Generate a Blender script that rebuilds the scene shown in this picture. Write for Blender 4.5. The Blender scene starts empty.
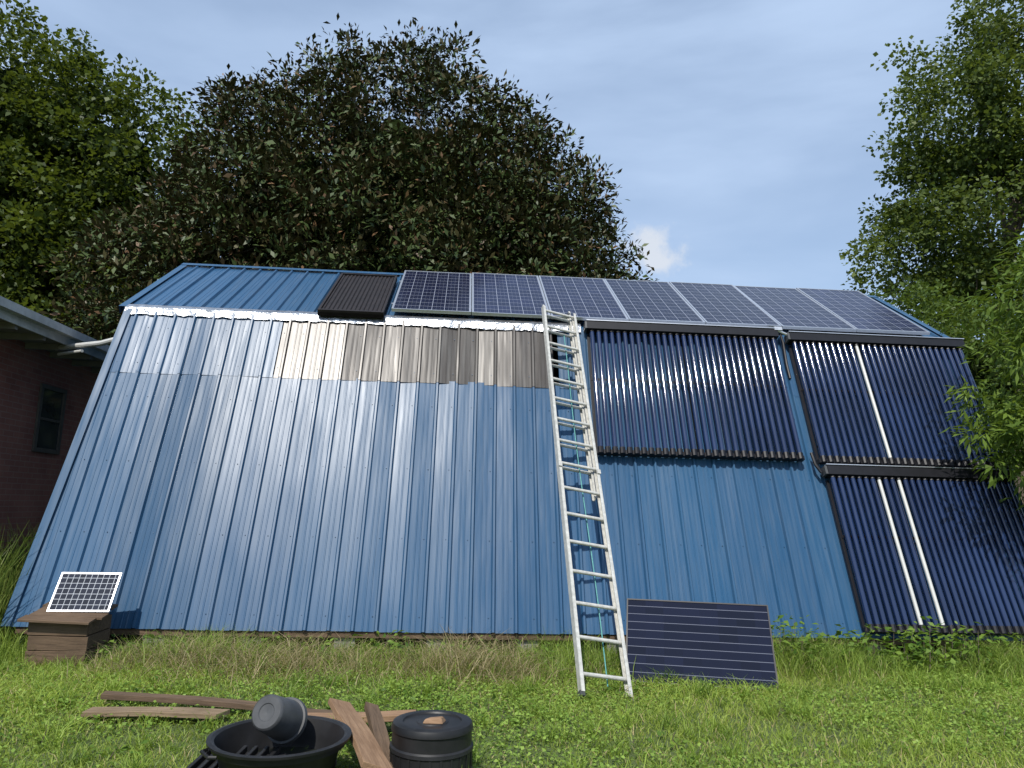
import bpy, math, random
import numpy as np
from mathutils import Vector, noise as mnoise
rng=np.random.default_rng(7); random.seed(7)
S=bpy.context.scene
COL=S.collection
# ------------------------------------------------------------------ camera
CAMH=1.4409
yaw,pit,rol=0.0702,0.1664,0.0257
FPX=728.6
fw=Vector((math.sin(yaw)*math.cos(pit),math.cos(yaw)*math.cos(pit),math.sin(pit)))
rt=Vector((math.cos(yaw),-math.sin(yaw),0)); up=rt.cross(fw)
r2=rt*math.cos(rol)+up*math.sin(rol); u2=-rt*math.sin(rol)+up*math.cos(rol)
from mathutils import Matrix
cd=bpy.data.cameras.new("camera"); cam=bpy.data.objects.new("camera",cd); COL.objects.link(cam)
m=Matrix((r2,u2,-fw)).transposed().to_4x4(); m.translation=Vector((0,0,CAMH)); cam.matrix_world=m
cd.sensor_fit='HORIZONTAL'; cd.sensor_width=36; cd.lens=FPX/1024*36; cd.clip_end=3000; cd.clip_start=.05
S.camera=cam
S.view_settings.view_transform='Standard'; S.view_settings.look='None'; S.view_settings.exposure=0
# ------------------------------------------------------------------ light
sd=Vector((-.21,-.575,.79)).normalized()
sl=bpy.data.lights.new("sun","SUN"); sl.energy=5.0; sl.angle=math.radians(.53); sl.color=(1,.955,.88)
so=bpy.data.objects.new("sun",sl); COL.objects.link(so); so.rotation_euler=sd.to_track_quat('Z','Y').to_euler(); so.location=(-8,-15,25)
w=bpy.data.worlds.new("World"); S.world=w; w.use_nodes=True
nt=w.node_tree; N=nt.nodes; Lk=nt.links; N.clear()
def nn(t,**k):
    n=N.new(t)
    for a,b in k.items(): setattr(n,a,b)
    return n
sky=nn('ShaderNodeTexSky',sky_type='NISHITA',sun_disc=False)
sky.sun_elevation=math.asin(sd.z); sky.sun_rotation=math.atan2(sd.x,sd.y)%(2*math.pi)
sky.air_density=1.1; sky.dust_density=1.0; sky.ozone_density=1.8
tc=nn('ShaderNodeTexCoord')
mp=nn('ShaderNodeMapping'); mp.inputs['Rotation'].default_value=(.3,.55,.4); mp.inputs['Scale'].default_value=(1.0,1.3,4.2)
Lk.new(tc.outputs['Generated'],mp.inputs['Vector'])
n1_=nn('ShaderNodeTexNoise'); n1_.inputs['Scale'].default_value=1.7; n1_.inputs['Detail'].default_value=6; n1_.inputs['Roughness'].default_value=.5; n1_.inputs['Distortion'].default_value=.3
Lk.new(mp.outputs[0],n1_.inputs['Vector'])
cr=nn('ShaderNodeMapRange'); cr.interpolation_type='SMOOTHSTEP'
cr.inputs['From Min'].default_value=.28; cr.inputs['From Max'].default_value=.68; cr.inputs['To Min'].default_value=.45; cr.inputs['To Max'].default_value=.95
Lk.new(n1_.outputs['Fac'],cr.inputs['Value'])
mx=nn('ShaderNodeMixRGB'); mx.inputs[2].default_value=(3.55,4.6,6.3,1)
Lk.new(cr.outputs[0],mx.inputs[0]); Lk.new(sky.outputs[0],mx.inputs[1])
# cumulus puff
pd=Vector((.262,1,.375)).normalized()
n2_=nn('ShaderNodeTexNoise'); n2_.inputs['Scale'].default_value=17; n2_.inputs['Detail'].default_value=6; n2_.inputs['Roughness'].default_value=.6; Lk.new(tc.outputs['Generated'],n2_.inputs['Vector'])
sb=nn('ShaderNodeVectorMath',operation='SUBTRACT'); sb.inputs[1].default_value=(.5,.5,.5); Lk.new(n2_.outputs['Color'],sb.inputs[0])
sc=nn('ShaderNodeVectorMath',operation='SCALE'); sc.inputs['Scale'].default_value=.13; Lk.new(sb.outputs[0],sc.inputs[0])
ad=nn('ShaderNodeVectorMath',operation='ADD'); Lk.new(tc.outputs['Generated'],ad.inputs[0]); Lk.new(sc.outputs[0],ad.inputs[1])
ds=nn('ShaderNodeVectorMath',operation='DISTANCE'); ds.inputs[1].default_value=pd; Lk.new(ad.outputs[0],ds.inputs[0])
mr=nn('ShaderNodeMapRange'); mr.interpolation_type='SMOOTHSTEP'
mr.inputs['From Min'].default_value=.05; mr.inputs['From Max'].default_value=.014; mr.inputs['To Max'].default_value=.85
Lk.new(ds.outputs['Value'],mr.inputs['Value'])
mx2=nn('ShaderNodeMixRGB'); mx2.inputs[2].default_value=(5.0,5.3,5.8,1); Lk.new(mr.outputs[0],mx2.inputs[0]); Lk.new(mx.outputs[0],mx2.inputs[1])
bg=nn('ShaderNodeBackground'); bg.inputs[1].default_value=.15; Lk.new(mx2.outputs[0],bg.inputs[0])
wo=nn('ShaderNodeOutputWorld'); Lk.new(bg.outputs[0],wo.inputs[0])
# ------------------------------------------------------------------ materials
class Mat:
    def __init__(s,name):
        s.m=bpy.data.materials.new(name); s.m.use_nodes=True; s.t=s.m.node_tree; s.N=s.t.nodes; s.L=s.t.links
        s.b=s.N['Principled BSDF']; s.out=s.N['Material Output']
    def n(s,t,**k):
        n=s.N.new(t)
        for a,b in k.items(): setattr(n,a,b)
        return n
    def l(s,a,b): s.L.new(a,b)
    def set(s,**k):
        for a,b in k.items():
            s.b.inputs[a.replace('_',' ')].default_value=b
        return s
    def math(s,op,a,b=None,c=None):
        n=s.n('ShaderNodeMath',operation=op)
        for i,x in enumerate((a,b,c)):
            if x is None: continue
            if isinstance(x,(int,float)): n.inputs[i].default_value=x
            else: s.l(x,n.inputs[i])
        return n.outputs[0]
    def noise(s,scale,detail=4,rough=.5,vec=None,coord='Object',mscale=None,dist=0):
        if vec is None:
            vec=s.n('ShaderNodeTexCoord').outputs[coord]
        if mscale:
            mp=s.n('ShaderNodeMapping'); mp.inputs['Scale'].default_value=mscale; s.l(vec,mp.inputs[0]); vec=mp.outputs[0]
        t=s.n('ShaderNodeTexNoise'); t.inputs['Scale'].default_value=scale; t.inputs['Detail'].default_value=detail; t.inputs['Roughness'].default_value=rough; t.inputs['Distortion'].default_value=dist
        s.l(vec,t.inputs['Vector']); return t.outputs['Fac']
    def ramp(s,fac,stops):
        r=s.n('ShaderNodeValToRGB'); e=r.color_ramp.elements
        while len(e)<len(stops): e.new(.5)
        for i,(p,c) in enumerate(stops): e[i].position=p; e[i].color=(*c,1)
        s.l(fac,r.inputs[0]); return r.outputs[0]
    def mix(s,f,a,b,bt='MIX'):
        n=s.n('ShaderNodeMixRGB',blend_type=bt)
        for i,x in enumerate((f,a,b)):
            if isinstance(x,(int,float)): n.inputs[i].default_value=x
            elif isinstance(x,tuple): n.inputs[i].default_value=(*x,1)
            else: s.l(x,n.inputs[i])
        return n.outputs[0]
    def bump(s,h,strength=.3,dist=.01):
        b=s.n('ShaderNodeBump'); b.inputs['Strength'].default_value=strength; b.inputs['Distance'].default_value=dist
        s.l(h,b.inputs['Height']); s.l(b.outputs[0],s.b.inputs['Normal'])
    def attr(s,name='Col'):
        return s.n('ShaderNodeAttribute',attribute_name=name).outputs['Color']
def simple(name,c,rough=.6,metal=0,var=.25,scale=8,bump=.2,bd=.004,mscale=None,spec=.5):
    M=Mat(name); f=M.noise(scale,4,.6,mscale=mscale)
    a=tuple(x*(1-var) for x in c); b=tuple(min(1,x*(1+var)) for x in c)
    M.l(M.ramp(f,[(.3,a),(.7,b)]),M.b.inputs['Base Color']); M.set(Roughness=rough,Metallic=metal,Specular_IOR_Level=spec)
    if bump: M.bump(f,bump,bd)
    return M
def painted(name,c1,c2,rmin,rmax,spec=.6,metal=0,bs=.5):
    M=Mat(name)
    col=M.attr()
    f=M.noise(1.1,4,.6,mscale=(1,.35,.35)); g=M.noise(26,3,.7,mscale=(1,.05,.05))
    base=M.mix(f,c1,c2)
    base=M.mix(.6,base,col,'MULTIPLY')
    dirt=M.math('MULTIPLY',M.math('SUBTRACT',g,.42),.4)
    base=M.mix(dirt,base,(.22,.24,.25))
    M.l(base,M.b.inputs['Base Color'])
    r=M.n('ShaderNodeMapRange'); r.inputs['To Min'].default_value=rmin; r.inputs['To Max'].default_value=rmax; M.l(g,r.inputs[0]); M.l(r.outputs[0],M.b.inputs['Roughness'])
    M.set(Specular_IOR_Level=spec,Metallic=metal)
    h=M.noise(1.6,1,.5,mscale=(1.2,.6,.6))
    h2=M.noise(7,2,.5,mscale=(1,.12,.12))
    hh=M.math('ADD',h,M.math('MULTIPLY',h2,.42))
    M.bump(hh,bs,.024)
    return M.m
m_blue=painted("blue_painted_steel",(.017,.064,.136),(.027,.087,.175),.27,.45,.30,0,.55)
m_bronze=painted("bronze_grey_steel",(.050,.043,.040),(.085,.076,.071),.27,.42,.36,.08,.65)
m_flash=simple("galvanised_flashing",(.42,.44,.47),.36,.9,.3,9,.9,.03).m
m_alu=simple("aluminium",(.6,.61,.62),.38,.9,.1,20,.1,.001).m
m_aluw=simple("ladder_aluminium",(.52,.51,.47),.5,.3,.2,25,.1,.001).m
m_frame=simple("anodised_frame",(.55,.57,.61),.35,.8,.06,20,0).m
m_black=simple("black_powder_coat",(.010,.010,.013),.4,0,.2,12,.1,.001,spec=.3).m
m_blackp=simple("black_plastic",(.014,.014,.015),.45,0,.5,6,.15,.002,spec=.35).m
m_greyp=simple("dusty_grey_plastic",(.05,.052,.055),.5,0,.3,9,.1,.002).m
m_white=simple("white_pvc",(.5,.5,.48),.4,0,.08,6,0).m
m_dark=simple("foundation_gap_shade",(.03,.025,.02),.9,0,.3,5,.3,.01).m  # foundation colour with the black shadow under the wall sheets painted in
m_conc=simple("concrete_block",(.2,.19,.175),.9,0,.3,14,.4,.004).m
def wood(name,a,b,ms=(2,25,25)):
    M=Mat(name); f=M.noise(2.0,6,.65,mscale=ms,dist=.6); g=M.noise(3,5,.6)
    c=M.mix(.4,M.ramp(f,[(.3,a),(.7,b)]),M.ramp(g,[(.3,a),(.75,b)]))
    M.l(c,M.b.inputs['Base Color']); M.set(Roughness=.85,Specular_IOR_Level=.2); M.bump(f,.6,.008); return M.m
m_wood=wood("weathered_wood",(.10,.07,.042),(.30,.22,.145))
m_woodr=wood("reddish_plank",(.14,.08,.046),(.34,.22,.135))
m_woodd=wood("dark_old_wood",(.055,.038,.026),(.17,.115,.075))
# evac tube glass
M=Mat("evacuated_tube_glass"); f=M.noise(1.5,3,.5)
M.l(M.ramp(f,[(.3,(.006,.013,.045)),(.7,(.012,.027,.085))]),M.b.inputs['Base Color']); M.set(Roughness=.05,Specular_IOR_Level=.9); m_tube=M.m
# PV
def pv(name,cell,line,pu,pv_,lw,bus,poly=True,busline=.4,ro=.12,sp=.3):
    M=Mat(name); uv=M.n('ShaderNodeTexCoord').outputs['UV']
    s=M.n('ShaderNodeSeparateXYZ'); M.l(uv,s.inputs[0])
    def grid(o,p,l):
        fr=M.math('FRACT',M.math('DIVIDE',o,p)); d=M.math('ABSOLUTE',M.math('SUBTRACT',fr,.5))
        return M.math('GREATER_THAN',d,.5-l/(2*p))
    g=M.math('MAXIMUM',grid(s.outputs[0],pu,lw) if pu else 0.0,grid(s.outputs[1],pv_,lw))
    b=M.math('MULTIPLY',grid(s.outputs[0],bus,.0022),busline) if bus else 0.0
    cx=M.math('FLOOR',M.math('DIVIDE',s.outputs[0],pu or .156)); cy=M.math('FLOOR',M.math('DIVIDE',s.outputs[1],pv_))
    cb=M.n('ShaderNodeCombineXYZ'); M.l(cx,cb.inputs[0]); M.l(cy,cb.inputs[1])
    wn=M.n('ShaderNodeTexWhiteNoise',noise_dimensions='3D'); 
    oi=M.n('ShaderNodeObjectInfo'); M.l(oi.outputs['Random'],cb.inputs[2]); M.l(cb.outputs[0],wn.inputs['Vector'])
    c=M.mix(wn.outputs['Value'],tuple(x*.75 for x in cell),tuple(x*1.35 for x in cell))
    c=M.mix(M.math('MULTIPLY',oi.outputs['Random'],.7),c,(cell[0]*1.2,cell[1]*1.0,cell[2]*.45))
    if poly:
        v=M.n('ShaderNodeTexVoronoi'); v.inputs['Scale'].default_value=60; M.l(uv,v.inputs['Vector'])
        sv=M.n('ShaderNodeSeparateXYZ'); M.l(v.outputs['Color'],sv.inputs[0])
        c=M.mix(M.math('MULTIPLY',sv.outputs[0],.35),c,tuple(x*2 for x in cell))
    c=M.mix(b,c,line); c=M.mix(g,c,line)
    M.l(c,M.b.inputs['Base Color']); M.set(Specular_IOR_Level=sp)
    f=M.noise(3,3,.6); r=M.n('ShaderNodeMapRange'); r.inputs['To Min'].default_value=ro*.8; r.inputs['To Max'].default_value=ro*1.25; M.l(f,r.inputs[0]); M.l(r.outputs[0],M.b.inputs['Roughness'])
    return M.m
m_pv=pv("polycrystalline_cells",(.006,.008,.030),(.26,.28,.34),.1583,.1595,.006,.0528,sp=.2)
m_pvd=pv("monocrystalline_cells",(.006,.008,.024),(.13,.14,.18),None,.0765,.005,None,False,ro=.05,sp=.3)
m_pvs=pv("small_panel_cells",(.02,.024,.045),(.42,.44,.47),.052,.052,.0045,None,False,ro=.05,sp=.3)
m_back=simple("backsheet_white",(.6,.61,.63),.5,0,.05,5,0).m
# foliage
def foliage(name,back=None,trans=.3,tcol=(.12,.22,.02),rough=.45,spec=.4):
    M=Mat(name); col=M.attr()
    if back:
        gm=M.n('ShaderNodeNewGeometry'); c=M.mix(M.math('MULTIPLY',gm.outputs['Backfacing'],.65),col,back)
    else: c=col
    M.l(c,M.b.inputs['Base Color']); M.set(Roughness=rough,Specular_IOR_Level=spec)
    if trans:
        t=M.n('ShaderNodeBsdfTranslucent'); M.l(M.mix(.5,M.mix(1.0,col,(2.2,2.2,1.4),'MULTIPLY'),tcol),t.inputs[0])
        ms=M.n('ShaderNodeMixShader'); ms.inputs[0].default_value=trans; M.l(M.b.outputs[0],ms.inputs[1]); M.l(t.outputs[0],ms.inputs[2]); M.l(ms.outputs[0],M.out.inputs[0])
    return M.m
m_mag=foliage("magnolia_leaves",(.08,.055,.022),0,(.07,.09,.01),.5,.28)
m_leaf=foliage("broad_leaves",None,.3,(.12,.14,.015),.5,.25)
m_grass=foliage("grass_blades",None,.35,(.24,.3,.045),.5,.3)
m_core=simple("crown_shade_dark",(.012,.018,.006),.95,0,.5,2,0,spec=0).m  # near-black colour stands in for the shade inside tree crowns
m_bark=simple("bark",(.11,.085,.065),.95,0,.4,6,.8,.03,(1,1,.25)).m
M=Mat("grassy_soil"); f=M.noise(.9,6,.6); g=M.noise(14,5,.7)
c=M.mix(.5,M.ramp(f,[(.35,(.055,.085,.02)),(.65,(.10,.125,.035))]),M.ramp(g,[(.3,(.035,.05,.015)),(.6,(.07,.10,.025)),(.8,(.15,.12,.06))]))
M.l(c,M.b.inputs['Base Color']); M.set(Roughness=.95); M.bump(g,.8,.04); m_ground=M.m
M=Mat("red_brick_wall"); br=M.n('ShaderNodeTexBrick'); tcn=M.n('ShaderNodeTexCoord'); 
sx=M.n('ShaderNodeSeparateXYZ'); M.l(tcn.outputs['Object'],sx.inputs[0]); cx=M.n('ShaderNodeCombineXYZ'); 
M.l(M.math('ADD',sx.outputs[0],sx.outputs[1]),cx.inputs[0]); M.l(sx.outputs[2],cx.inputs[1]); M.l(cx.outputs[0],br.inputs['Vector'])
br.inputs['Scale'].default_value=1; br.inputs['Brick Width'].default_value=.22; br.inputs['Row Height'].default_value=.075; br.inputs['Mortar Size'].default_value=.006
br.inputs['Color1'].default_value=(.30,.11,.08,1); br.inputs['Color2'].default_value=(.22,.08,.06,1); br.inputs['Mortar'].default_value=(.28,.19,.16,1)
f=M.noise(1.3,6,.6); M.l(M.mix(.4,br.outputs[0],M.ramp(f,[(.3,(.16,.055,.045)),(.7,(.5,.25,.19))])),M.b.inputs['Base Color']); M.set(Roughness=.9); M.bump(br.outputs['Fac'],-.4,.004); m_brick=M.m
m_shing=simple("roof_shingle",(.08,.078,.075),.95,0,.3,20,.4,.006).m
m_fascia=simple("weathered_white_fascia",(.42,.42,.41),.7,0,.25,4,.1,.002).m
m_soff=simple("soffit_paint",(.2,.19,.18),.8,0,.2,4,.1,.002).m
m_wfr=simple("dark_window_frame",(.09,.08,.07),.6,0,.2,8,0).m
M=Mat("window_glass"); f=M.noise(2,2); M.l(M.ramp(f,[(.3,(.02,.025,.025)),(.7,(.05,.055,.055))]),M.b.inputs['Base Color']); M.set(Roughness=.08); m_glass=M.m
# ------------------------------------------------------------------ mesh builder
def empty(name,parent=None):
    o=bpy.data.objects.new(name,None); COL.objects.link(o); o.parent=parent; return o
class MB:
    def __init__(s): s.v=[];s.f=[];s.mi=[];s.uv=[];s.col=[]
    def add(s,vs,fs,mi=0,uvs=None,col=(1,1,1)):
        b=len(s.v); s.v+= [tuple(x) for x in vs]; s.col+=[col]*len(vs)
        for k,f in enumerate(fs):
            s.f.append(tuple(b+i for i in f)); s.mi.append(mi)
            s.uv+= uvs[k] if uvs else [(0,0)]*len(f)
    def box(s,o,dx,dy,dz,mi=0,col=(1,1,1)):
        o,dx,dy,dz=map(Vector,(o,dx,dy,dz))
        if dx.cross(dy).dot(dz)<0: dx,dy=dy,dx
        vs=[o,o+dx,o+dx+dy,o+dy,o+dz,o+dx+dz,o+dx+dy+dz,o+dy+dz]
        s.add(vs,[(0,3,2,1),(4,5,6,7),(0,1,5,4),(1,2,6,5),(2,3,7,6),(3,0,4,7)],mi,None,col)
    def tube(s,pts,rad,n=10,mi=0,caps=True,col=(1,1,1)):
        pts=[Vector(p) for p in pts]
        t0=(pts[1]-pts[0]).normalized(); x=t0.orthogonal().normalized(); vs=[];fs=[]
        for i,p in enumerate(pts):
            t=(pts[min(i+1,len(pts)-1)]-pts[max(i-1,0)]).normalized()
            x=(x-t*x.dot(t)).normalized(); y=t.cross(x); r=rad[i] if hasattr(rad,'__len__') else rad
            for k in range(n):
                a=2*math.pi*k/n; vs.append(p+x*r*math.cos(a)+y*r*math.sin(a))
        for i in range(len(pts)-1):
            for k in range(n):
                k2=(k+1)%n; fs.append((i*n+k,i*n+k2,(i+1)*n+k2,(i+1)*n+k))
        if caps: fs.append(tuple(range(n-1,-1,-1))); fs.append(tuple((len(pts)-1)*n+k for k in range(n)))
        s.add(vs,fs,mi,None,col)
    def lathe(s,c,prof,n=40,mi=0,axis=None,xa=None):
        c=Vector(c); az=Vector(axis or (0,0,1)).normalized(); ax=az.orthogonal().normalized(); ay=az.cross(ax); vs=[];fs=[]
        for r,z in prof:
            for k in range(n):
                a=2*math.pi*k/n; vs.append(c+ax*r*math.cos(a)+ay*r*math.sin(a)+az*z)
        for i in range(len(prof)-1):
            for k in range(n):
                k2=(k+1)%n; fs.append((i*n+k,i*n+k2,(i+1)*n+k2,(i+1)*n+k))
        s.add(vs,fs,mi)
    def build(s,name,mats,parent=None,ang=35,bevel=0):
        me=bpy.data.meshes.new(name); me.from_pydata(s.v,[],s.f); 
        for m_ in mats: me.materials.append(m_)
        me.polygons.foreach_set('material_index',s.mi)
        me.polygons.foreach_set('use_smooth',[True]*len(s.f))
        ul=me.uv_layers.new(name="UVMap"); ul.data.foreach_set('uv',np.array(s.uv,dtype=np.float32).ravel())
        ca=me.color_attributes.new("Col",'FLOAT_COLOR','POINT'); c=np.ones((len(s.v),4),np.float32); c[:,:3]=np.array(s.col); ca.data.foreach_set('color',c.ravel())
        me.set_sharp_from_angle(angle=math.radians(ang)); me.update()
        o=bpy.data.objects.new(name,me); COL.objects.link(o); o.parent=parent
        if bevel:
            b=o.modifiers.new("bevel",'BEVEL'); b.width=bevel; b.segments=2; b.limit_method='ANGLE'; b.angle_limit=math.radians(40)
        return o
# ------------------------------------------------------------------ building frame
xL=-4.146; W=10.6
P1=Vector((xL,7.483,.2)); T1=Vector((xL,8.900,3.690)); T2=Vector((xL,10.696,4.834))
a1=(T1-P1); L1=a1.length; a1.normalize(); X=Vector((1,0,0)); nA=X.cross(a1)
a2=(T2-T1); L2=a2.length; a2.normalize(); nB=X.cross(a2)
def LO(u,v,o=0): return P1+X*u+a1*v+nA*o
def UP(u,v,o=0): return T1+X*u+a2*v+nB*o
PER=.2286
prof=[(0,0),(.062,.0),(.066,.004),(.074,.004),(.078,0),(.112,0),(.116,.004),(.124,.004),(.128,0),(.180,0),(.194,.028),(.2146,.028)]
def sheets(F,u0,u1,v0,v1,name,mat,parent,off=0,edge=None,nv=10,seed=0,tsd=.035):
    mb=MB(); rg=random.Random(seed)
    k0=int(math.floor(u0/PER)); nper=int(math.ceil(u1/PER))
    k=k0
    while k<nper:
        ks=list(range(k,min(k+4,nper))); tilt=rg.uniform(-.0025,.0025); bn=rg.uniform(.82,1.15); dv=rg.uniform(-.006,.006)
        us=[]
        for kk in ks:
            po=rg.uniform(-.0008,.0008); tl=rg.gauss(0,tsd)
            for (pu,ph) in prof:
                us.append((kk*PER+pu, ph+po+ (tl*(pu-.09) if ph<.01 else 0)))
        us.append(((ks[-1]+1)*PER,0.0)); 
        us=[x for x in us if u0-1e-6<=x[0]<=u1+.0001]
        if len(us)<2: k+=4; continue
        vs=[];fs=[]
        for j in range(nv+1):
            v=v0+(v1-v0)*j/nv+(dv if j==0 else 0)
            e=edge(v) if edge else -9
            for i,(uu,hh) in enumerate(us):
                vs.append(F(max(uu,e),v,off+hh+tilt*((uu-us[0][0]))+.0015*math.sin(uu*3+v*2.3+seed)))
        n=len(us)
        for j in range(nv):
            for i in range(n-1): fs.append((j*n+i,j*n+i+1,(j+1)*n+i+1,(j+1)*n+i))
        mb.add(vs,fs,0,None,(bn,bn*rg.uniform(.97,1.03),bn)); k+=4
    return mb.build(name,[mat],parent,ang=20)
bld=empty("metal_clad_solar_barn")
edge=lambda v:-.05+.14*v/L1
sheets(LO,-.06,W,0,2.9,"lower_wall_sheets",m_blue,bld,0,edge,12,1)
sheets(LO,0,1.95,2.86,L1,"upper_wall_sheets",m_blue,bld,.004,edge,5,2)
sheets(LO,1.95,5.28,2.86,L1,"bronze_wall_sheets",m_bronze,bld,.005,None,5,3,.05)
sheets(LO,5.28,W,2.86,L1,"upper_wall_sheets_right",m_blue,bld,.004,None,5,4)
sheets(UP,.0,W,0.0,L2,"roof_sheets",m_blue,bld,0,None,6,5)
mb=MB()
for v in (.15,.95,1.75,2.55,3.0,3.5):
    for k in range(0,46):
        if k*PER+.193>W: break
        o=LO(k*PER+.155,v,.006); mb.tube([o-nA*.004,o+nA*.004],.005,6)
mb.build("sheet_screws",[m_blue],bld)
mb=MB(); nseg=110; vs=[];fs=[]
for i in range(nseg+1):
    u=.06+(5.62-.06)*i/nseg; jit=[random.uniform(-.007,.007) for _ in range(4)]
    vs+= [LO(u,L1-.09+jit[0]*1.5,.028+jit[1]),LO(u,L1-.05,.032+jit[2]*1.3),LO(u,L1+.002,.040+jit[3]*.8),UP(u,.02,.038+jit[1]),UP(u,.09+jit[1],.032)]
for i in range(nseg):
    for j in range(4): fs.append((i*5+j,(i+1)*5+j,(i+1)*5+j+1,i*5+j+1))
mb.add(vs,fs); mb.build("eave_flashing",[m_flash],bld,25)
mb=MB()
vs=[LO(-.085,0,-.06),LO(-.085,0,.032),LO(-.0,0,.032)]; vt=[LO(.055,L1,-.06),LO(.055,L1,.032),LO(.14,L1,.032)]
mb.add(vs+vt,[(0,1,4,3),(1,2,5,4)],0)
vs=[UP(-.03,0,-.06),UP(-.03,0,.032),UP(.06,0,.032)]; vt=[UP(-.03,L2,-.06),UP(-.03,L2,.032),UP(.06,L2,.032)]
mb.add(vs+vt,[(0,1,4,3),(1,2,5,4)],0)
vs=[UP(W+.03,0,-.06),UP(W+.03,0,.032),UP(W-.06,0,.032)]; vt=[UP(W+.03,L2,-.06),UP(W+.03,L2,.032),UP(W-.06,L2,.032)]
mb.add(vs+vt,[(0,1,4,3),(1,2,5,4)],0)
vs=[LO(W+.03,0,-.06),LO(W+.03,0,.032),LO(W-.06,0,.032)]; vt=[LO(W+.03,L1,-.06),LO(W+.03,L1,.032),LO(W-.06,L1,.032)]
mb.add(vs+vt,[(0,1,4,3),(1,2,5,4)],0)
mb.box(UP(-.03,L2-.08,.034),X*(W+.06),a2*.1,nB*.004)
mb.build("rake_and_ridge_trim",[m_blue],bld)
mb=MB(); pf=[(7.56,.0),(7.56,.2),(8.96,3.63),(10.70,4.77),(12.4,3.4),(12.4,0)]
for x in (xL+.06,xL+W-.01):
    mb.add([(x,y,z) for y,z in pf],[(0,1,2,3,4,5)])
mb.add([(xL,12.4,0),(xL+W,12.4,0),(xL+W,12.4,3.4),(xL,12.4,3.4)],[(0,1,2,3)])
mb.add([(xL-.05,12.6,3.26),(xL+W+.05,12.6,3.26),(xL+W+.05,10.69,4.835),(xL-.05,10.69,4.835)],[(0,1,2,3)])
mb.build("end_and_back_walls",[m_blue],bld)
mb=MB()
mb.box((xL+.05,7.64,-.05),(W-.1,0,0),(0,.1,0),(0,0,.42),0)  # recessed foundation strip, gap shadow put into its colour
mb.box((xL+.03,7.50,.14),(W-.05,0,0),(0,.09,0),(0,0,.055),1)
for i in range(12):
    mb.box((xL+.3+i*.9,7.53,-.05),(.2,0,0),(0,.1,0),(0,0,.188),2)
mb.build("foundation_and_sill",[m_dark,m_woodd,m_conc],bld)
# ------------------------------------------------------------------ PV panels on roof
def panel(name,O,ex,ey,wd,ht,cell,th=.04,fr=.022,frame=m_frame,parent=None):
    ex=Vector(ex).normalized(); ey=Vector(ey).normalized(); n=ex.cross(ey)
    mb=MB(); O=Vector(O)
    mb.box(O,ex*wd,ey*fr,n*th,1); mb.box(O+ey*(ht-fr),ex*wd,ey*fr,n*th,1)
    mb.box(O+ey*fr,ex*fr,ey*(ht-2*fr),n*th,1); mb.box(O+ey*fr+ex*(wd-fr),ex*fr,ey*(ht-2*fr),n*th,1)
    iw,ih=wd-2*fr,ht-2*fr; o=O+ex*fr+ey*fr+n*(th-.005)
    mb.add([o,o+ex*iw,o+ex*iw+ey*ih,o+ey*ih],[(0,1,2,3)],0,[[(0,0),(iw,0),(iw,ih),(0,ih)]])
    o=o-n*.008; mb.add([o,o+ex*iw,o+ex*iw+ey*ih,o+ey*ih],[(0,3,2,1)],2)
    return mb.build(name,[cell,frame,m_back],parent)
for i in range(7):
    panel("solar_panel",UP(3.24+i*1.004,.07+random.uniform(-.01,.01),.085),X,(a2+nB*random.uniform(-.008,.008)),.995,1.96,m_pv)
mb=MB()
for v in (.45,1.55): mb.box(UP(3.2,v,.034),X*7.1,a2*.04,nB*.04)
mb.build("panel_mounting_rails",[m_alu])
mb=MB(); O=UP(2.36,-.08,.042); w_,h_=.80,1.78
mb.box(O,X*w_,a2*h_,nB*.05,0)
for i in range(14): 
    c0=O+X*(.05+i*.0535)+nB*.052; mb.tube([c0+a2*.06,c0+a2*(h_-.06)],.016,8,1)
for du in (0,w_-.03): mb.box(O+X*du+nB*.0,X*.03,a2*h_,nB*.078,1)
for dv in (0,h_-.04): mb.box(O+a2*dv+X*.031,X*(w_-.062),a2*.04,nB*.08,1)
m_brb=simple("dark_absorber_coating",(.020,.016,.016),.5,0,.3,10,.1,.002,spec=.25).m
mb.build("solar_heat_absorber_panel",[m_brb,m_brb])
# ------------------------------------------------------------------ evacuated tube collectors
def collector(u0,u1,v0,v1,nt_,silver=(),name="evacuated_tube_collector"):
    mb=MB()
    mb.box(LO(u0-.02,v1-.11,.05),X*(u1-u0+.04),a1*.11,nA*.12,0)
    mb.box(LO(u0-.03,v1+.002,.052),X*(u1-u0+.06),a1*.010,nA*.13,1)
    mb.box(LO(u0-.05,v1-.105,.055),X*.028,a1*.10,nA*.11,2)
    mb.box(LO(u0-.01,v0,.05),X*(u1-u0+.02),a1*.05,nA*.06,0)
    for uu in (u0-.012,u1-.02,(u0+u1)/2-.015):
        mb.box(LO(uu,v0+.051,.036),X*.03,a1*(v1-v0-.19),nA*.026,0)
    mb.box(LO(u0,v0+(v1-v0)*.55,.063),X*(u1-u0),a1*.03,nA*.008,0)
    p=(u1-u0-.08)/(nt_-1)
    for i in range(nt_):
        u=u0+.04+i*p
        a=LO(u,v0+.035,.115+random.uniform(-.002,.002)); b=LO(u,v1-.10,.115+random.uniform(-.002,.002))
        if i in silver:
            mb.tube([a,b],.020,12,3)
        else: mb.tube([a,b],.0275,28,4)
        mb.tube([LO(u,v0+.0,.112),LO(u,v0+.075,.115)],.034,10,0)
        mb.tube([LO(u,v1-.135,.115),LO(u,v1-.108,.115)],.034,10,0)
    return mb.build(name,[m_black,m_frame,m_greyp,m_white,m_tube])
collector(5.70,8.10,1.96,3.76,29)
collector(8.29,10.56,1.93,3.72,28,(10,))
collector(8.34,10.52,.04,1.87,28,(7,10))
mb=MB()
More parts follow.
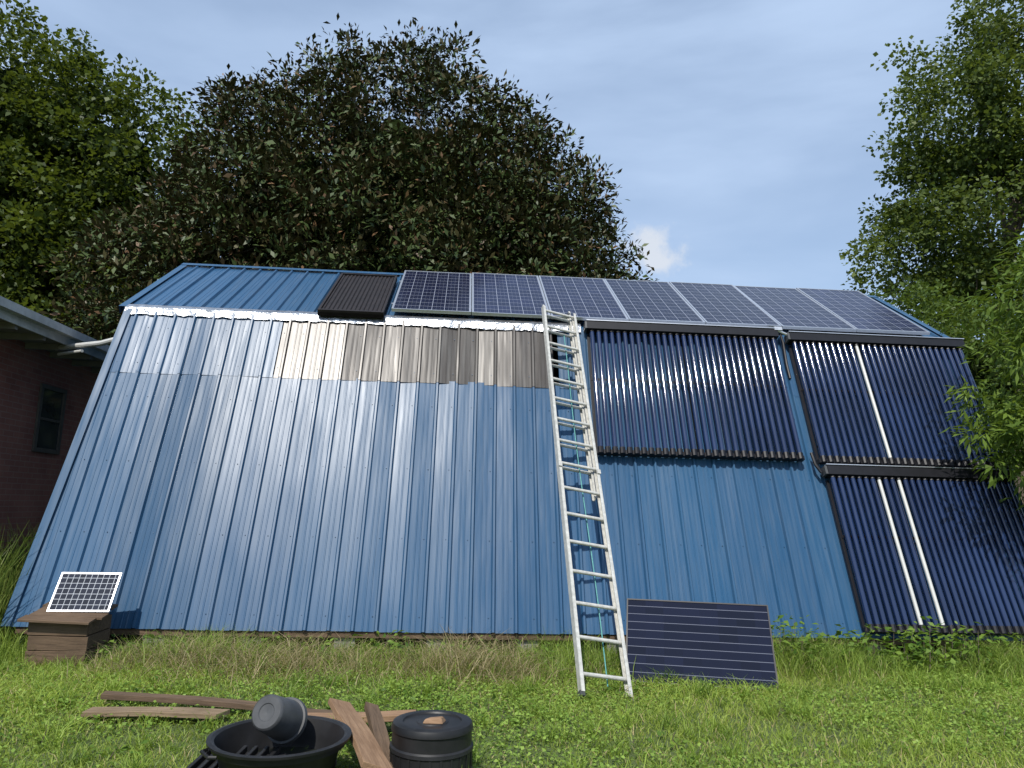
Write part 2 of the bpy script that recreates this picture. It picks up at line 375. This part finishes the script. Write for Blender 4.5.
mb.tube([LO(8.1,3.70,.1),LO(8.17,3.72,.12),LO(8.19,3.6,.1),LO(8.19,3.3,.06),LO(8.2,3.1,.045)],.018,8,0)
mb.tube([LO(8.12,3.75,.15),LO(8.3,3.68,.13)],.02,8,1)
mb.box(LO(8.08,3.74,.12),X*.1,a1*.05,nA*.06,1)
mb.tube([LO(8.27,1.80,.11),LO(8.22,1.9,.11),LO(8.21,2.05,.1)],.02,8,0)
mb.build("collector_piping",[m_black,m_alu])
# ------------------------------------------------------------------ ladder
lad=empty("extension_ladder")
def ladsec(f0,t0,width_in,s0,s1,off,railw,raild):
    mb=MB(); fl=Vector(f0[0]); fr_=Vector(f0[1]); tl=Vector(t0[0]); tr=Vector(t0[1])
    ax=((tl-fl).normalized()+(tr-fr_).normalized()).normalized(); ex=(fr_-fl); ex=(ex-ax*ex.dot(ax)).normalized(); nz=ex.cross(ax)
    if nz.y>0: nz=-nz
    Ln=((tl-fl).length+(tr-fr_).length)/2; mid0=(fl+fr_)/2; mid1=(tl+tr)/2
    def C(x,t,o): return mid0.lerp(mid1,t)+ex*x+nz*o
    hw=width_in/2
    for sgn in (-1,1):
        x0=sgn*hw-(railw if sgn>0 else 0)
        p=C(x0,s0,off); q=C(x0,s1,off)
        mb.box(p,q-p,ex*.004,nz*raild,0) if sgn<0 else mb.box(p+ex*(railw-.004),q-p,ex*.004,nz*raild,0)
        mb.box(p+ex*(.005 if sgn<0 else 0),q-p,ex*(railw-.005),nz*.004,0)
        mb.box(p+ex*(.005 if sgn<0 else 0)+nz*(raild-.004),q-p,ex*(railw-.005),nz*.004,0)
    for i in range(40):
        t=(.15+i*.305)/Ln
        if t>s1-.01: break
        if t<s0+.005: continue
        a=C(-hw+.006,t,off+raild/2); b=C(hw-.006,t,off+raild/2)
        mb.tube([a,b],.0165,10,0)
    return mb,C,ex,nz,ax
F0=((.985,5.79,0.01),(1.385,5.92,.01)); TP=((.955,8.78,3.92),(1.365,8.83,3.92))
mb,C,ex,nz,ax=ladsec(F0,TP,.432,0,.975,0,.03,.065)
for sgn in (-1,1):
    p=C(sgn*.205-.02,0,.0); mb.box(p-ax*.03,ex*.04,ax*.04,nz*.06,1)
    p=C(sgn*.205-.018,.45,.068); mb.box(p,ex*.036,ax*.05,nz*.012,0)
mb.build("base_section",[m_aluw,m_greyp],lad)
mb,C,ex,nz,ax=ladsec(F0,TP,.37,.40,1.0,-.066,.024,.055)
for sgn in (-1,1):
    p=C(sgn*.165-.015,.985,-.07); mb.box(p,ex*.03,ax*.04,nz*.06,1)
mb.build("fly_section",[m_aluw,m_greyp],lad)
mb=MB(); pts=[C(.05+.01*math.sin(t*9),t,-.02) for t in np.linspace(.02,.9,20)]; mb.tube(pts,.005,6); 
m_rope=simple("blue_green_rope",(.1,.3,.28),.8,0,.2,50,.2,.001).m
mb.build("rope",[m_rope],lad)
# ------------------------------------------------------------------ leaning panel
bl=Vector((1.47,6.37,.0)); brr=Vector((2.66,6.06,.0)); tl=Vector((1.42,6.84,.60))
ex_=(brr-bl); wdt=ex_.length; ex_.normalize(); ey_=(tl-bl); ey_=(ey_-ex_*ey_.dot(ex_)); htt=ey_.length
panel("leaning_solar_panel",bl,ex_,ey_,wdt,.77,m_pvd,.035,.012,m_black)
mb=MB(); 
for t in (.2,.8):
    tp=bl+ex_*wdt*t+ey_.normalized()*.7; mb.tube([tp+Vector((0,.02,-.02)),(tp.x,tp.y+.35,0)],.02,8)
mb.build("panel_prop_sticks",[m_woodd])
bp=Vector((-3.62,7.06,.40)); ex_=Vector((1,.03,.005)).normalized()
ey_=Vector((.02,.40,.64)); ey_=ey_-ex_*ey_.dot(ex_)
panel("small_solar_panel",bp,ex_,ey_,.53,.38,m_pvs,.022,.014,m_frame)
mb=MB()
b0=Vector((-3.67,6.88,-.02))
for i in range(3): mb.box(b0+Vector((random.uniform(-.01,.01),0,.005+.125*i)),(.50,0,random.uniform(-.01,.01)),(0,.02,0),(0,0,.118),0)
for i in range(3): mb.box(b0+Vector((0,.42,.005+.125*i)),(.50,0,0),(0,.02,0),(0,0,.12),0)
for sx_ in (-.0,.48):
    for i in range(3): mb.box(b0+Vector((sx_,.022,.007+.125*i)),(.02,0,0),(0,.396,0),(0,0,.116),0)
for i in range(4):
    mb.box(b0+Vector((-.06+random.uniform(-.02,.02),-.07+.135*i,.375+.022*i)),(.60+random.uniform(-.03,.03),0,-.02),(0,.13,.02),(0,0,.022),1)
o=mb.build("wooden_box",[m_woodd,m_woodd],None,bevel=.003)
# ------------------------------------------------------------------ neighbour brick building
hs=empty("brick_house")
xw=-5.85; mb=MB()
mb.box((-16,6.5,-.1),(16+xw,0,0),(0,9.0,0),(0,0,3.62))
o=mb.build("walls",[m_brick],hs)
mb=MB(); wy=10.47
mb.box((xw+.004,wy,2.02),(.03,0,0),(0,.06,0),(0,0,.95),0); mb.box((xw+.004,wy+.6,2.02),(.03,0,0),(0,.06,0),(0,0,.95),0)
mb.box((xw+.004,wy+.06,2.02),(.03,0,0),(0,.54,0),(0,0,.06),0); mb.box((xw+.004,wy+.06,2.91),(.03,0,0),(0,.54,0),(0,0,.06),0)
mb.box((xw+.004,wy+.06,2.08),(.008,0,0),(0,.54,0),(0,0,.83),1); mb.box((xw+.013,wy+.06,2.47),(.012,0,0),(0,.54,0),(0,0,.035),0)
mb.build("window",[m_wfr,m_glass],hs)
mb=MB()
mb.box((xw+.002,6.2,3.44),(.58,0,0),(0,9.6,0),(0,0,.02),0)
mb.box((xw+.585,6.15,3.40),(.025,0,0),(0,9.7,0),(0,0,.17),1)
mb.box((xw+.615,6.15,3.50),(.10,0,0),(0,9.7,0),(0,0,.1),1)
for y in np.arange(6.4,15.5,.6): mb.box((xw+.004,y,3.36),(.56,0,0),(0,.05,0),(0,0,.078),0)
mb.build("eave_and_gutter",[m_soff,m_fascia],hs)
mb=MB()
mb.add([(xw+.66,6.1,3.60),(xw+.66,15.9,3.60),(-10.9,15.9,4.9),(-10.9,6.1,4.9),(-16.5,6.1,3.55),(-16.5,15.9,3.55)],[(0,1,2,3),(3,2,5,4)])
mb.add([(xw,6.5,3.52),(-16,6.5,3.52),(-10.9,6.5,4.85)],[(0,1,2)]); mb.add([(xw,15.5,3.52),(-16,15.5,3.52),(-10.9,15.5,4.85)],[(2,1,0)])
mb.build("roof",[m_shing],hs)
mb=MB(); mb.tube([(-5.5,10.1,3.40),(-4.6,9.45,3.36),(-3.9,8.98,3.42)],.035,10); mb.tube([(-5.4,10.0,3.3),(-4.9,9.6,3.28)],.02,8)
mb.build("white_conduit_pipe",[m_white])
# ------------------------------------------------------------------ foreground
mb=MB(); c=(-.84,3.98,0)
R0=.335; Hh=.28
prof_=[(.24,.0),(.25,.02),(R0-.04,Hh-.06),(R0-.035,Hh-.05),(R0-.012,Hh-.045),(R0-.008,Hh-.015),(R0+.012,Hh-.012),(R0+.014,Hh),(R0-.006,Hh+.004),(R0-.022,Hh-.004),(R0-.045,Hh-.06),(.245,.03),(.001,.028)]
mb.lathe(c,prof_,56,0)
for a in (math.radians(215),math.radians(35)):
    d=Vector((math.cos(a),math.sin(a),0)); t_=Vector((-d.y,d.x,0)); q=Vector(c)+d*(R0+.0)+Vector((0,0,Hh-.03))
    mb.tube([q-t_*.07,q-t_*.055+d*.03,q+t_*.055+d*.03,q+t_*.07],.009,8,0)
mb.lathe((c[0],c[1],.14),[(.285,0),(.001,.01)],40,1)
m_water=simple("dark_water_and_muck",(.012,.013,.010),.3,0,.4,6,.1,.003,spec=.3).m
mb.build("black_plastic_tub",[m_blackp,m_water])
mb=MB(); ax_=Vector((-.30,-.86,.42)).normalized(); c0=Vector((-.88,4.08,.335)); k=.80
mb.lathe(c0,[(r*k,z*k) for r,z in [(.001,.15),(.05,.153),(.055,.158),(.095,.158),(.105,.150),(.11,.14),(.128,-.09),(.142,-.092),(.145,-.12),(.135,-.12),(.12,-.09),(.10,.13),(.001,.13)]],40,0,ax_)
mb.build("plastic_plant_pot",[m_greyp])
mb=MB(); c=(-.085,4.08,0)
mb.lathe(c,[(.001,.325),(.08,.323),(.085,.318),(.15,.318),(.155,.326),(.185,.328),(.205,.322),(.213,.305),(.214,.29),(.207,.284),(.209,.22),(.217,.212),(.219,.195),(.212,.188),(.211,.10),(.22,.09),(.222,.04),(.235,.035),(.237,.0)],48,0)
for k in range(24):
    a=k*math.pi/12; d=Vector((math.cos(a),math.sin(a),0)); q=Vector(c)+d*.205; mb.box(q+Vector((0,0,.10))-Vector((-d.y,d.x,0))*.006,Vector((-d.y,d.x,0))*.012,d*.010,Vector((0,0,.09)),0)
mb.build("upturned_black_barrel",[m_blackp])
mb=MB(); q=Vector((-.08,4.05,.322)); 
vs=[q+Vector(p) for p in [(-.06,-.03,0),(.05,-.04,0),(.07,.03,0),(-.02,.05,0),(-.045,-.02,.022),(.04,-.025,.032),(.05,.02,.026),(-.02,.03,.018)]]
mb.add(vs,[(3,2,1,0),(4,5,6,7),(0,1,5,4),(1,2,6,5),(2,3,7,6),(3,0,4,7)]); mb.build("broken_brick_piece",[m_woodr],bevel=.006)
def plank(name,a,b,wd,th,mat,roll=0):
    a=Vector(a);b=Vector(b); d=(b-a); e=d.normalized(); s_=e.cross(Vector((0,0,1))).normalized(); n_=s_.cross(e)
    s2=s_*math.cos(roll)+n_*math.sin(roll); n2=e.cross(s2)
    me=MB(); L_=d.length
    nseg=8; vs=[];fs=[]; ja=random.uniform(-.04,.04); jb=random.uniform(-.04,.04)
    for i in range(nseg+1):
        t=i/nseg; bw=.006*math.sin(t*5+a.x*7); wv=1+.06*math.sin(t*9+a.y*5)
        for (yy,zz) in ((-wd/2,-th/2),(wd/2,-th/2),(wd/2,th/2),(-wd/2,th/2)): vs.append((t*L_+((ja if i==0 else jb)*(yy/wd+.5) if i in(0,nseg) else 0),yy*wv+bw,zz+bw*.6))
    for i in range(nseg):
        for k in range(4): fs.append((i*4+k,(i+1)*4+k,(i+1)*4+(k+1)%4,i*4+(k+1)%4))
    fs+= [(0,1,2,3),(nseg*4+3,nseg*4+2,nseg*4+1,nseg*4)]
    me.add(vs,fs); o=me.build(name,[mat],None,40,.002)
    mm=Matrix((e,s2,n2)).transposed().to_4x4(); mm.translation=a; o.matrix_world=mm; return o
plank("wooden_board",(-2.42,5.56,.08),(-1.15,5.28,.07),.09,.035,m_woodd)
plank("wooden_board",(-2.38,5.28,.04),(-1.45,5.17,.06),.13,.03,m_wood)
plank("wooden_board",(-1.10,5.2,.06),(-.1,4.98,.09),.09,.035,m_woodd)
plank("wooden_board",(-.95,5.0,.08),(-.22,4.88,.13),.12,.035,m_woodr)
plank("wooden_plank",(-.66,4.70,.26),(-.32,3.72,.20),.15,.03,m_woodr,.35)
plank("wooden_plank",(-.47,4.72,.22),(-.24,3.70,.08),.08,.04,m_woodd,.2)
mb=MB(); o0=Vector((-1.34,3.86,.03)); dx=Vector((.42,-.10,.02)); dy=Vector((.10,.30,.09)); 
mb.box(o0,dx,dy,Vector((0,0,.03)))
for i in range(7): mb.box(o0+dx*(.03+.14*i)+Vector((0,0,.031)),dx*.05,dy,Vector((0,0,.03)))
mb.build("ribbed_plastic_tray",[m_blackp],bevel=.004)
# ------------------------------------------------------------------ ground
def gz(x,y): return .018*np.sin(x*1.3+.5)*np.sin(y*1.7)+.012*np.sin(x*3.1+y*2.3)
xs=np.concatenate([np.linspace(-600,-12,12),np.linspace(-11,11,89),np.linspace(12,600,12)])
ys=np.concatenate([np.linspace(-300,-3,8),np.linspace(-2,13,61),np.linspace(14,900,14)])
gv=[];gf=[]
for j,y in enumerate(ys):
    for i,x in enumerate(xs):
        ins=(-11<=x<=11 and -2<=y<=13); gv.append((x,y,float(gz(x,y)) if ins else 0.0))
nx=len(xs)
for j in range(len(ys)-1):
    for i in range(nx-1): gf.append((j*nx+i,j*nx+i+1,(j+1)*nx+i+1,(j+1)*nx+i))
me=bpy.data.meshes.new("ground"); me.from_pydata(gv,[],gf); me.materials.append(m_ground); me.polygons.foreach_set('use_smooth',[True]*len(gf))
og=bpy.data.objects.new("ground",me); COL.objects.link(og)
# ------------------------------------------------------------------ quick mesh from arrays
def raw(name,V,nper,mat,cols,parent=None,faces=None):
    Nn=V.shape[0]; faces=faces or [tuple(range(nper))]; fl=len(faces[0])
    me=bpy.data.meshes.new(name); me.vertices.add(Nn*nper); me.vertices.foreach_set('co',V.astype(np.float32).ravel())
    F=(np.arange(Nn)[:,None,None]*nper+np.array(faces)[None]).reshape(-1,fl)
    me.loops.add(F.size); me.loops.foreach_set('vertex_index',F.astype(np.int32).ravel())
    me.polygons.add(F.shape[0]); me.polygons.foreach_set('loop_start',np.arange(F.shape[0],dtype=np.int32)*fl)
    try: me.polygons.foreach_set('loop_total',np.full(F.shape[0],fl,dtype=np.int32))
    except Exception: pass
    me.materials.append(mat); me.update(calc_edges=True)
    ca=me.color_attributes.new("Col",'FLOAT_COLOR','POINT'); c=np.ones((Nn,nper,4),np.float32); c[:,:,:3]=cols[:,None,:]; ca.data.foreach_set('color',c.ravel())
    o=bpy.data.objects.new(name,me); COL.objects.link(o); o.parent=parent; return o
def unit(a): return a/np.maximum(np.linalg.norm(a,axis=1,keepdims=True),1e-9)
def leaves(name,C,D,Nm,Ln,Wd,cols,mat,parent):
    D=unit(D); Sd=unit(np.cross(D,Nm)); Nn=np.cross(Sd,D)
    Ln=Ln[:,None]; Wd=Wd[:,None]
    V=np.stack([C,C+D*Ln*.5+Sd*Wd*.5+Nn*Wd*.15,C+D*Ln-Nn*Ln*.06,C+D*Ln*.5-Sd*Wd*.5+Nn*Wd*.15],1)
    return raw(name,V,4,mat,cols,parent)
def lerpc(a,b,t): return np.array(a)[None]*(1-t[:,None])+np.array(b)[None]*t[:,None]
def crown(name,lobes,nclump,per,clr,leafL,asp,ca,cb,mat,parent,shell=.72,droop=.15,seed=1,jit=.12,zmin=-1e9,brown=None,pw=.55):
    g=np.random.default_rng(seed); lo=np.array(lobes,dtype=float); vol=(lo[:,3]*lo[:,5])**1.0; pk=g.choice(len(lo),nclump,p=vol/vol.sum()); full=lo; lo=lo[pk]
    d=unit(g.normal(size=(nclump,3))); rad=shell+(1-shell)*g.random(nclump)**.6; rad*=1+g.normal(size=nclump)*jit*.6
    cc=lo[:,:3]+d*lo[:,3:6]*rad[:,None]
    ins=np.zeros(nclump,bool)
    for L in full: ins|= (((cc-L[:3])/L[3:6])**2).sum(1)<.45**2
    ok=(cc[:,2]>zmin)&~ins; cc=cc[ok]; d=d[ok]; n=len(cc)
    cr_=clr*(.5+1.0*g.random(n))
    idx=np.repeat(np.arange(n),per); M_=len(idx)
    dd=unit(g.normal(size=(M_,3))+d[idx]*.5+np.array([0,0,.25])); rr=cr_[idx]*(g.random(M_)**pw)
    P=cc[idx]+dd*rr[:,None]*np.array([1.2,1.2,.7])
    D=dd+g.normal(size=(M_,3))*.55+np.array([0,0,-droop]); Nm=unit(np.array([0,0,1.])+g.normal(size=(M_,3))*.6+dd*.35)
    Ln=leafL*(.6+.8*g.random(M_)); Wd=Ln*asp*(.8+.4*g.random(M_))
    t=np.clip(g.random(n)[idx]*.65+g.random(M_)*.45-.05,0,1); cols=lerpc(ca,cb,t)
    if brown is not None:
        k=g.random(M_)<brown[0]; cols[k]=np.array(brown[1])*(.6+.8*g.random(k.sum()))[:,None]
    leaves(name,P,D,Nm,Ln,Wd,cols,mat,parent); return cc
def trunk(parent,base,top,r0,cc,nl=12,seed=0):
    g=random.Random(seed); mb=MB(); b=Vector(base); t=Vector(top)
    pts=[b.lerp(t,k/8)+Vector((math.sin(k*1.3+seed)*.12*k/3*r0/.3,math.cos(k*1.7+seed)*.12*k/3*r0/.3,0)) for k in range(9)]
    mb.tube([p for p in pts],[r0*(1.25 if k==0 else 1-.09*k) for k in range(9)],12)
    for i in range(nl):
        k=g.randint(2,8); c=Vector([float(x) for x in cc[g.randrange(len(cc))]]); s=pts[k]; mid=s.lerp(c,.5)+Vector((0,0,-.25*r0/.3))
        r=r0*(1-.09*k)*.5; mb.tube([s,s.lerp(mid,.6),mid,mid.lerp(c,.6),c],[r,r*.75,r*.55,r*.35,r*.12],7)
    mb.build("trunk_and_limbs",[m_bark],parent)
def core(parent,lobes,s,seed):  # added solid cores, coloured as crown shade, blocking sky between leaves
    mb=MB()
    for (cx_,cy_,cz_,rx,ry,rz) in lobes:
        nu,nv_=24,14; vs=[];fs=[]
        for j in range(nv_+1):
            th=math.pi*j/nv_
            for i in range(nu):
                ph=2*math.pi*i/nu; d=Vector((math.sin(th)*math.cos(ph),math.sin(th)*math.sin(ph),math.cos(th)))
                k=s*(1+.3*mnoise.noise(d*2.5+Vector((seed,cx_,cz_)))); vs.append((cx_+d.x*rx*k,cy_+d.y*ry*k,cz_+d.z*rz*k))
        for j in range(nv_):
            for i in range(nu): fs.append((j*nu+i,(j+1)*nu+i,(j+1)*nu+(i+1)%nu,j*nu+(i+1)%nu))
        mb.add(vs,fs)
    mb.build("dark_crown_core",[m_core],parent)
# magnolia
mg=empty("magnolia_tree")
ml=[(-2.4,19,5.2,6.3,5.4,5.6),(-1.9,19,9.0,4.1,4.2,5.0),(-6.3,18.5,4.8,3.4,3.6,4.6),(1.5,18.5,5.0,3.2,3.6,5.2),(-4.6,18.3,8.5,3.0,3,3.7),(.9,18.4,8.4,2.7,2.8,3.3)]
cc=crown("foliage",ml,2900,85,.50,.165,.42,(.018,.036,.009),(.060,.086,.020),m_mag,mg,.66,.05,11,.07,.5,(.10,(.10,.055,.025)),pw=.62)
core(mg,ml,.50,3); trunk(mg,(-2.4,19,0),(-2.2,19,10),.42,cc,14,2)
t=empty("maple_tree")
ll=[(-13.5,22,8.5,4.2,4,5.2),(-16.5,22,9.5,4.5,4,5.5),(-11.0,22,11.3,2.7,2.8,3.7),(-10.6,21,6.2,2.3,3,3.5),(-14.5,21.5,13,3.2,3,3)]
cc=crown("foliage",ll,1250,85,.66,.155,.8,(.016,.034,.005),(.090,.122,.018),m_leaf,t,.50,.25,21,.12,1)
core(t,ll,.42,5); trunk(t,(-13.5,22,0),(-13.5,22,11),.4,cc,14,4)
t=empty("tulip_poplar_tree")
ll=[(19.4,25,8.5,3.2,3.5,3.0),(19.2,25,13,3.6,3.6,3.4),(20.8,25,17.4,3.9,3.8,3.4),(16.9,24.5,11.0,2.2,2.4,2.0),(22.5,26,12,4,4,6),(22.5,25,20.5,3.0,3,2.6),(18.3,24.5,16.0,2.2,2.3,2.2)]
cc=crown("foliage",ll,900,85,.70,.17,.8,(.024,.048,.009),(.11,.148,.034),m_leaf,t,.5,.25,31,.15,1)
trunk(t,(20.2,25,0),(20.6,25,18),.4,cc,26,6)
t=empty("background_shade_tree")
ll=[(13.0,20.5,5.6,2.1,2.2,2.5),(15.4,21,5.4,2.6,2.4,2.6),(11.2,20.2,4.6,1.5,1.8,1.5)]
cc=crown("foliage",ll,260,80,.5,.13,.7,(.045,.08,.015),(.11,.16,.03),m_leaf,t,.5,.25,41,.18,1)
core(t,ll,.5,9); trunk(t,(13.4,20.7,0),(13.4,20.7,5.5),.22,cc,8,3)
ll=[(x,60+8*math.sin(x*.3),4.5+1.6*math.sin(x*.9),6,5,5+1.2*math.sin(x*1.7)) for x in range(-70,90,7)]
t=empty("distant_tree_row"); crown("foliage",ll,900,22,1.7,.95,.8,(.03,.055,.012),(.07,.11,.025),m_leaf,t,.6,.2,51,.1,.3); core(t,ll,.8,2)
t=empty("peach_tree")
ll=[(6.75,7.35,3.0,1.05,.85,1.1),(6.3,7.2,2.3,.75,.7,.75),(7.2,7.4,2.2,1.0,.9,1.0),(6.7,7.4,3.9,.8,.7,.65)]
cc=crown("foliage",ll,260,55,.27,.125,.26,(.05,.095,.012),(.15,.22,.035),m_leaf,t,.35,.75,61,.2,.9)
trunk(t,(7.1,7.5,0),(6.9,7.4,3.2),.06,cc,24,8)
# ------------------------------------------------------------------ grass
def blades(name,x,y,h,wd,lean,cols,parent):
    n=len(x); g=rng; a=g.random(n)*2*np.pi; z=gz(x,y)*((np.abs(x)<11)&(y<13))-.005
    B=np.stack([x,y,z],1); s=np.stack([np.cos(a),np.sin(a),np.zeros(n)],1); b=g.random(n)*2*np.pi
    ln=np.stack([np.cos(b),np.sin(b),np.zeros(n)],1)*(lean*h)[:,None]; U=np.array([0,0,1.])[None]*h[:,None]; w=(s*wd[:,None]/2)
    V=np.stack([B-w,B+w,B+ln*.35+U*.55+w*.8,B+ln*.35+U*.55-w*.8,B+ln+U*(1-.25*np.minimum(lean,1.5))[:,None]+w*.1,B+ln+U*(1-.25*np.minimum(lean,1.5))[:,None]-w*.1],1)
    return raw(name,V,6,m_grass,cols,parent,[(0,1,2,3),(3,2,4,5)])
gr=empty("grass")
def patch(x,y,s=1.): return .5+.25*np.sin(x*1.1*s+1.7*np.sin(y*.9*s))+.25*np.sin(y*1.9*s+1.3*np.sin(x*1.4*s)+2)
n=160000; x=rng.uniform(-6.5,7.5,n); y=rng.uniform(2.8,7.5,n); p=patch(x,y)
h=(.025+.055*rng.random(n))*(.5+1.1*p); cols=lerpc((.10,.16,.022),(.36,.44,.08),np.clip(p*.5+rng.random(n)*.5,0,1)); k=rng.random(n)<.10; cols[k]=(.42,.35,.18)
blades("lawn_blades",x,y,h,.004+.004*rng.random(n),.3+.9*rng.random(n),cols,gr)
nt_=480; tx=rng.uniform(-6,7,nt_); ty=rng.uniform(3.3,7.2,nt_); per=45; idx=np.repeat(np.arange(nt_),per); th=.05+.12*rng.random(nt_)
blades("grass_tufts",tx[idx]+rng.normal(size=len(idx))*.035,ty[idx]+rng.normal(size=len(idx))*.035,th[idx]*(.5+.8*rng.random(len(idx))),.004+.004*rng.random(len(idx)),.3+1.1*rng.random(len(idx)),lerpc((.07,.14,.018),(.30,.40,.065),np.clip(rng.random(nt_)[idx]*.6+rng.random(len(idx))*.4,0,1)),gr)
n=80000; x=rng.uniform(-5.5,6.5,n); y=rng.uniform(3,7.2,n); k=patch(x,y,1.7)+rng.random(n)*.4>.6; x=x[k];y=y[k];n=len(x)
C=np.stack([x,y,gz(x,y)+.015+.055*rng.random(n)],1); D=rng.normal(size=(n,3))*np.array([1,1,.25]); Nm=unit(np.array([0,0,1.])+rng.normal(size=(n,3))*.35)
Ln=.014+.016*rng.random(n); leaves("clover_leaves",C,D,Nm,Ln,Ln*.9,lerpc((.12,.21,.03),(.29,.41,.08),rng.random(n)),m_grass,gr)
def fringe(name,n,x0,x1,yc,ys_,h0,h1,ca,cb,lean0=.2,lean1=.9,wd=.006,ps=2.3):
    x=rng.uniform(x0,x1,n); y=yc+rng.normal(size=n)*ys_; cl=patch(x,y*0+3,ps); k=rng.random(n)<.25+.9*cl; x=x[k];y=y[k];cl=cl[k];n=len(x)
    h=(h0+(h1-h0)*rng.random(n)**1.6)*(.35+.95*cl)
    blades(name,x,y,h,wd*(.6+.8*rng.random(n)),lean0+(lean1-lean0)*rng.random(n),lerpc(ca,cb,rng.random(n)),gr)
fringe("tall_green_grass",26000,-5,7,6.98,.3,.06,.30,(.09,.15,.022),(.28,.37,.065))
fringe("dry_straw",9500,-3.0,1.3,6.75,.3,.08,.36,(.18,.14,.07),(.40,.33,.19),.5,1.9,.005,3.1)
fringe("dry_straw_right",2000,1.2,6.6,6.95,.3,.08,.28,(.20,.155,.075),(.34,.28,.15),.5,1.8,.005)
fringe("tall_right_grass",9000,2.6,7,6.9,.22,.10,.40,(.09,.15,.02),(.26,.35,.06),.2,.8,.007,3.7)
fringe("left_bank_grass",18000,-9,-4.3,8.5,.9,.3,1.05,(.07,.11,.02),(.22,.27,.06),.15,.6,.012)
n=40000; x=rng.uniform(-12,12,n); y=rng.uniform(7,16,n); k=(x<-4.3)|(x>6.6); x=x[k];y=y[k]; n=len(x)
blades("side_grass",x,y,.08+.15*rng.random(n),.01+.01*rng.random(n),.3+.6*rng.random(n),lerpc((.08,.13,.02),(.18,.25,.05),rng.random(n)),gr)
def weeds(name,n,x0,x1,y0,y1,hh,leafL,seed):
    t=empty(name); g=np.random.default_rng(seed); sx_=g.uniform(x0,x1,n); sy=g.uniform(y0,y1,n); per=34
    hs_=hh*(.45+.8*g.random(n))
    idx=np.repeat(np.arange(n),per); hz=hs_[idx]; f=g.random(len(idx)); sp=.10+.16*f
    a=g.random(len(idx))*2*np.pi; P=np.stack([sx_[idx]+np.cos(a)*sp*g.random(len(idx)),sy[idx]+np.sin(a)*sp*g.random(len(idx)),hz*(.1+.9*f)],1)
    D=np.stack([np.cos(a),np.sin(a),g.normal(size=len(idx))*.4],1); Nm=unit(np.array([0,0,1.])+g.normal(size=(len(idx),3))*.4)
    Ln=leafL*(.5+.9*g.random(len(idx)))
    leaves("leaves",P,D,Nm,Ln,Ln*.5,lerpc((.05,.11,.013),(.17,.26,.04),g.random(len(idx))),m_leaf,t)
    mb=MB()
    for i in range(n): mb.tube([(sx_[i],sy[i],0),(sx_[i]+.02,sy[i],hs_[i]*.9)],[.004,.002],5)
    mb.build("stems",[m_bark],t)
weeds("broadleaf_weeds",60,3.0,6.8,6.75,7.25,.40,.075,5)
weeds("broadleaf_weeds",24,-3.2,.9,6.9,7.3,.2,.06,6)
weeds("broadleaf_weeds",40,-6.5,-4.5,7.4,9.4,1.05,.13,7)
weeds("broadleaf_weeds",60,-4.5,5,4.3,6.6,.09,.045,8)
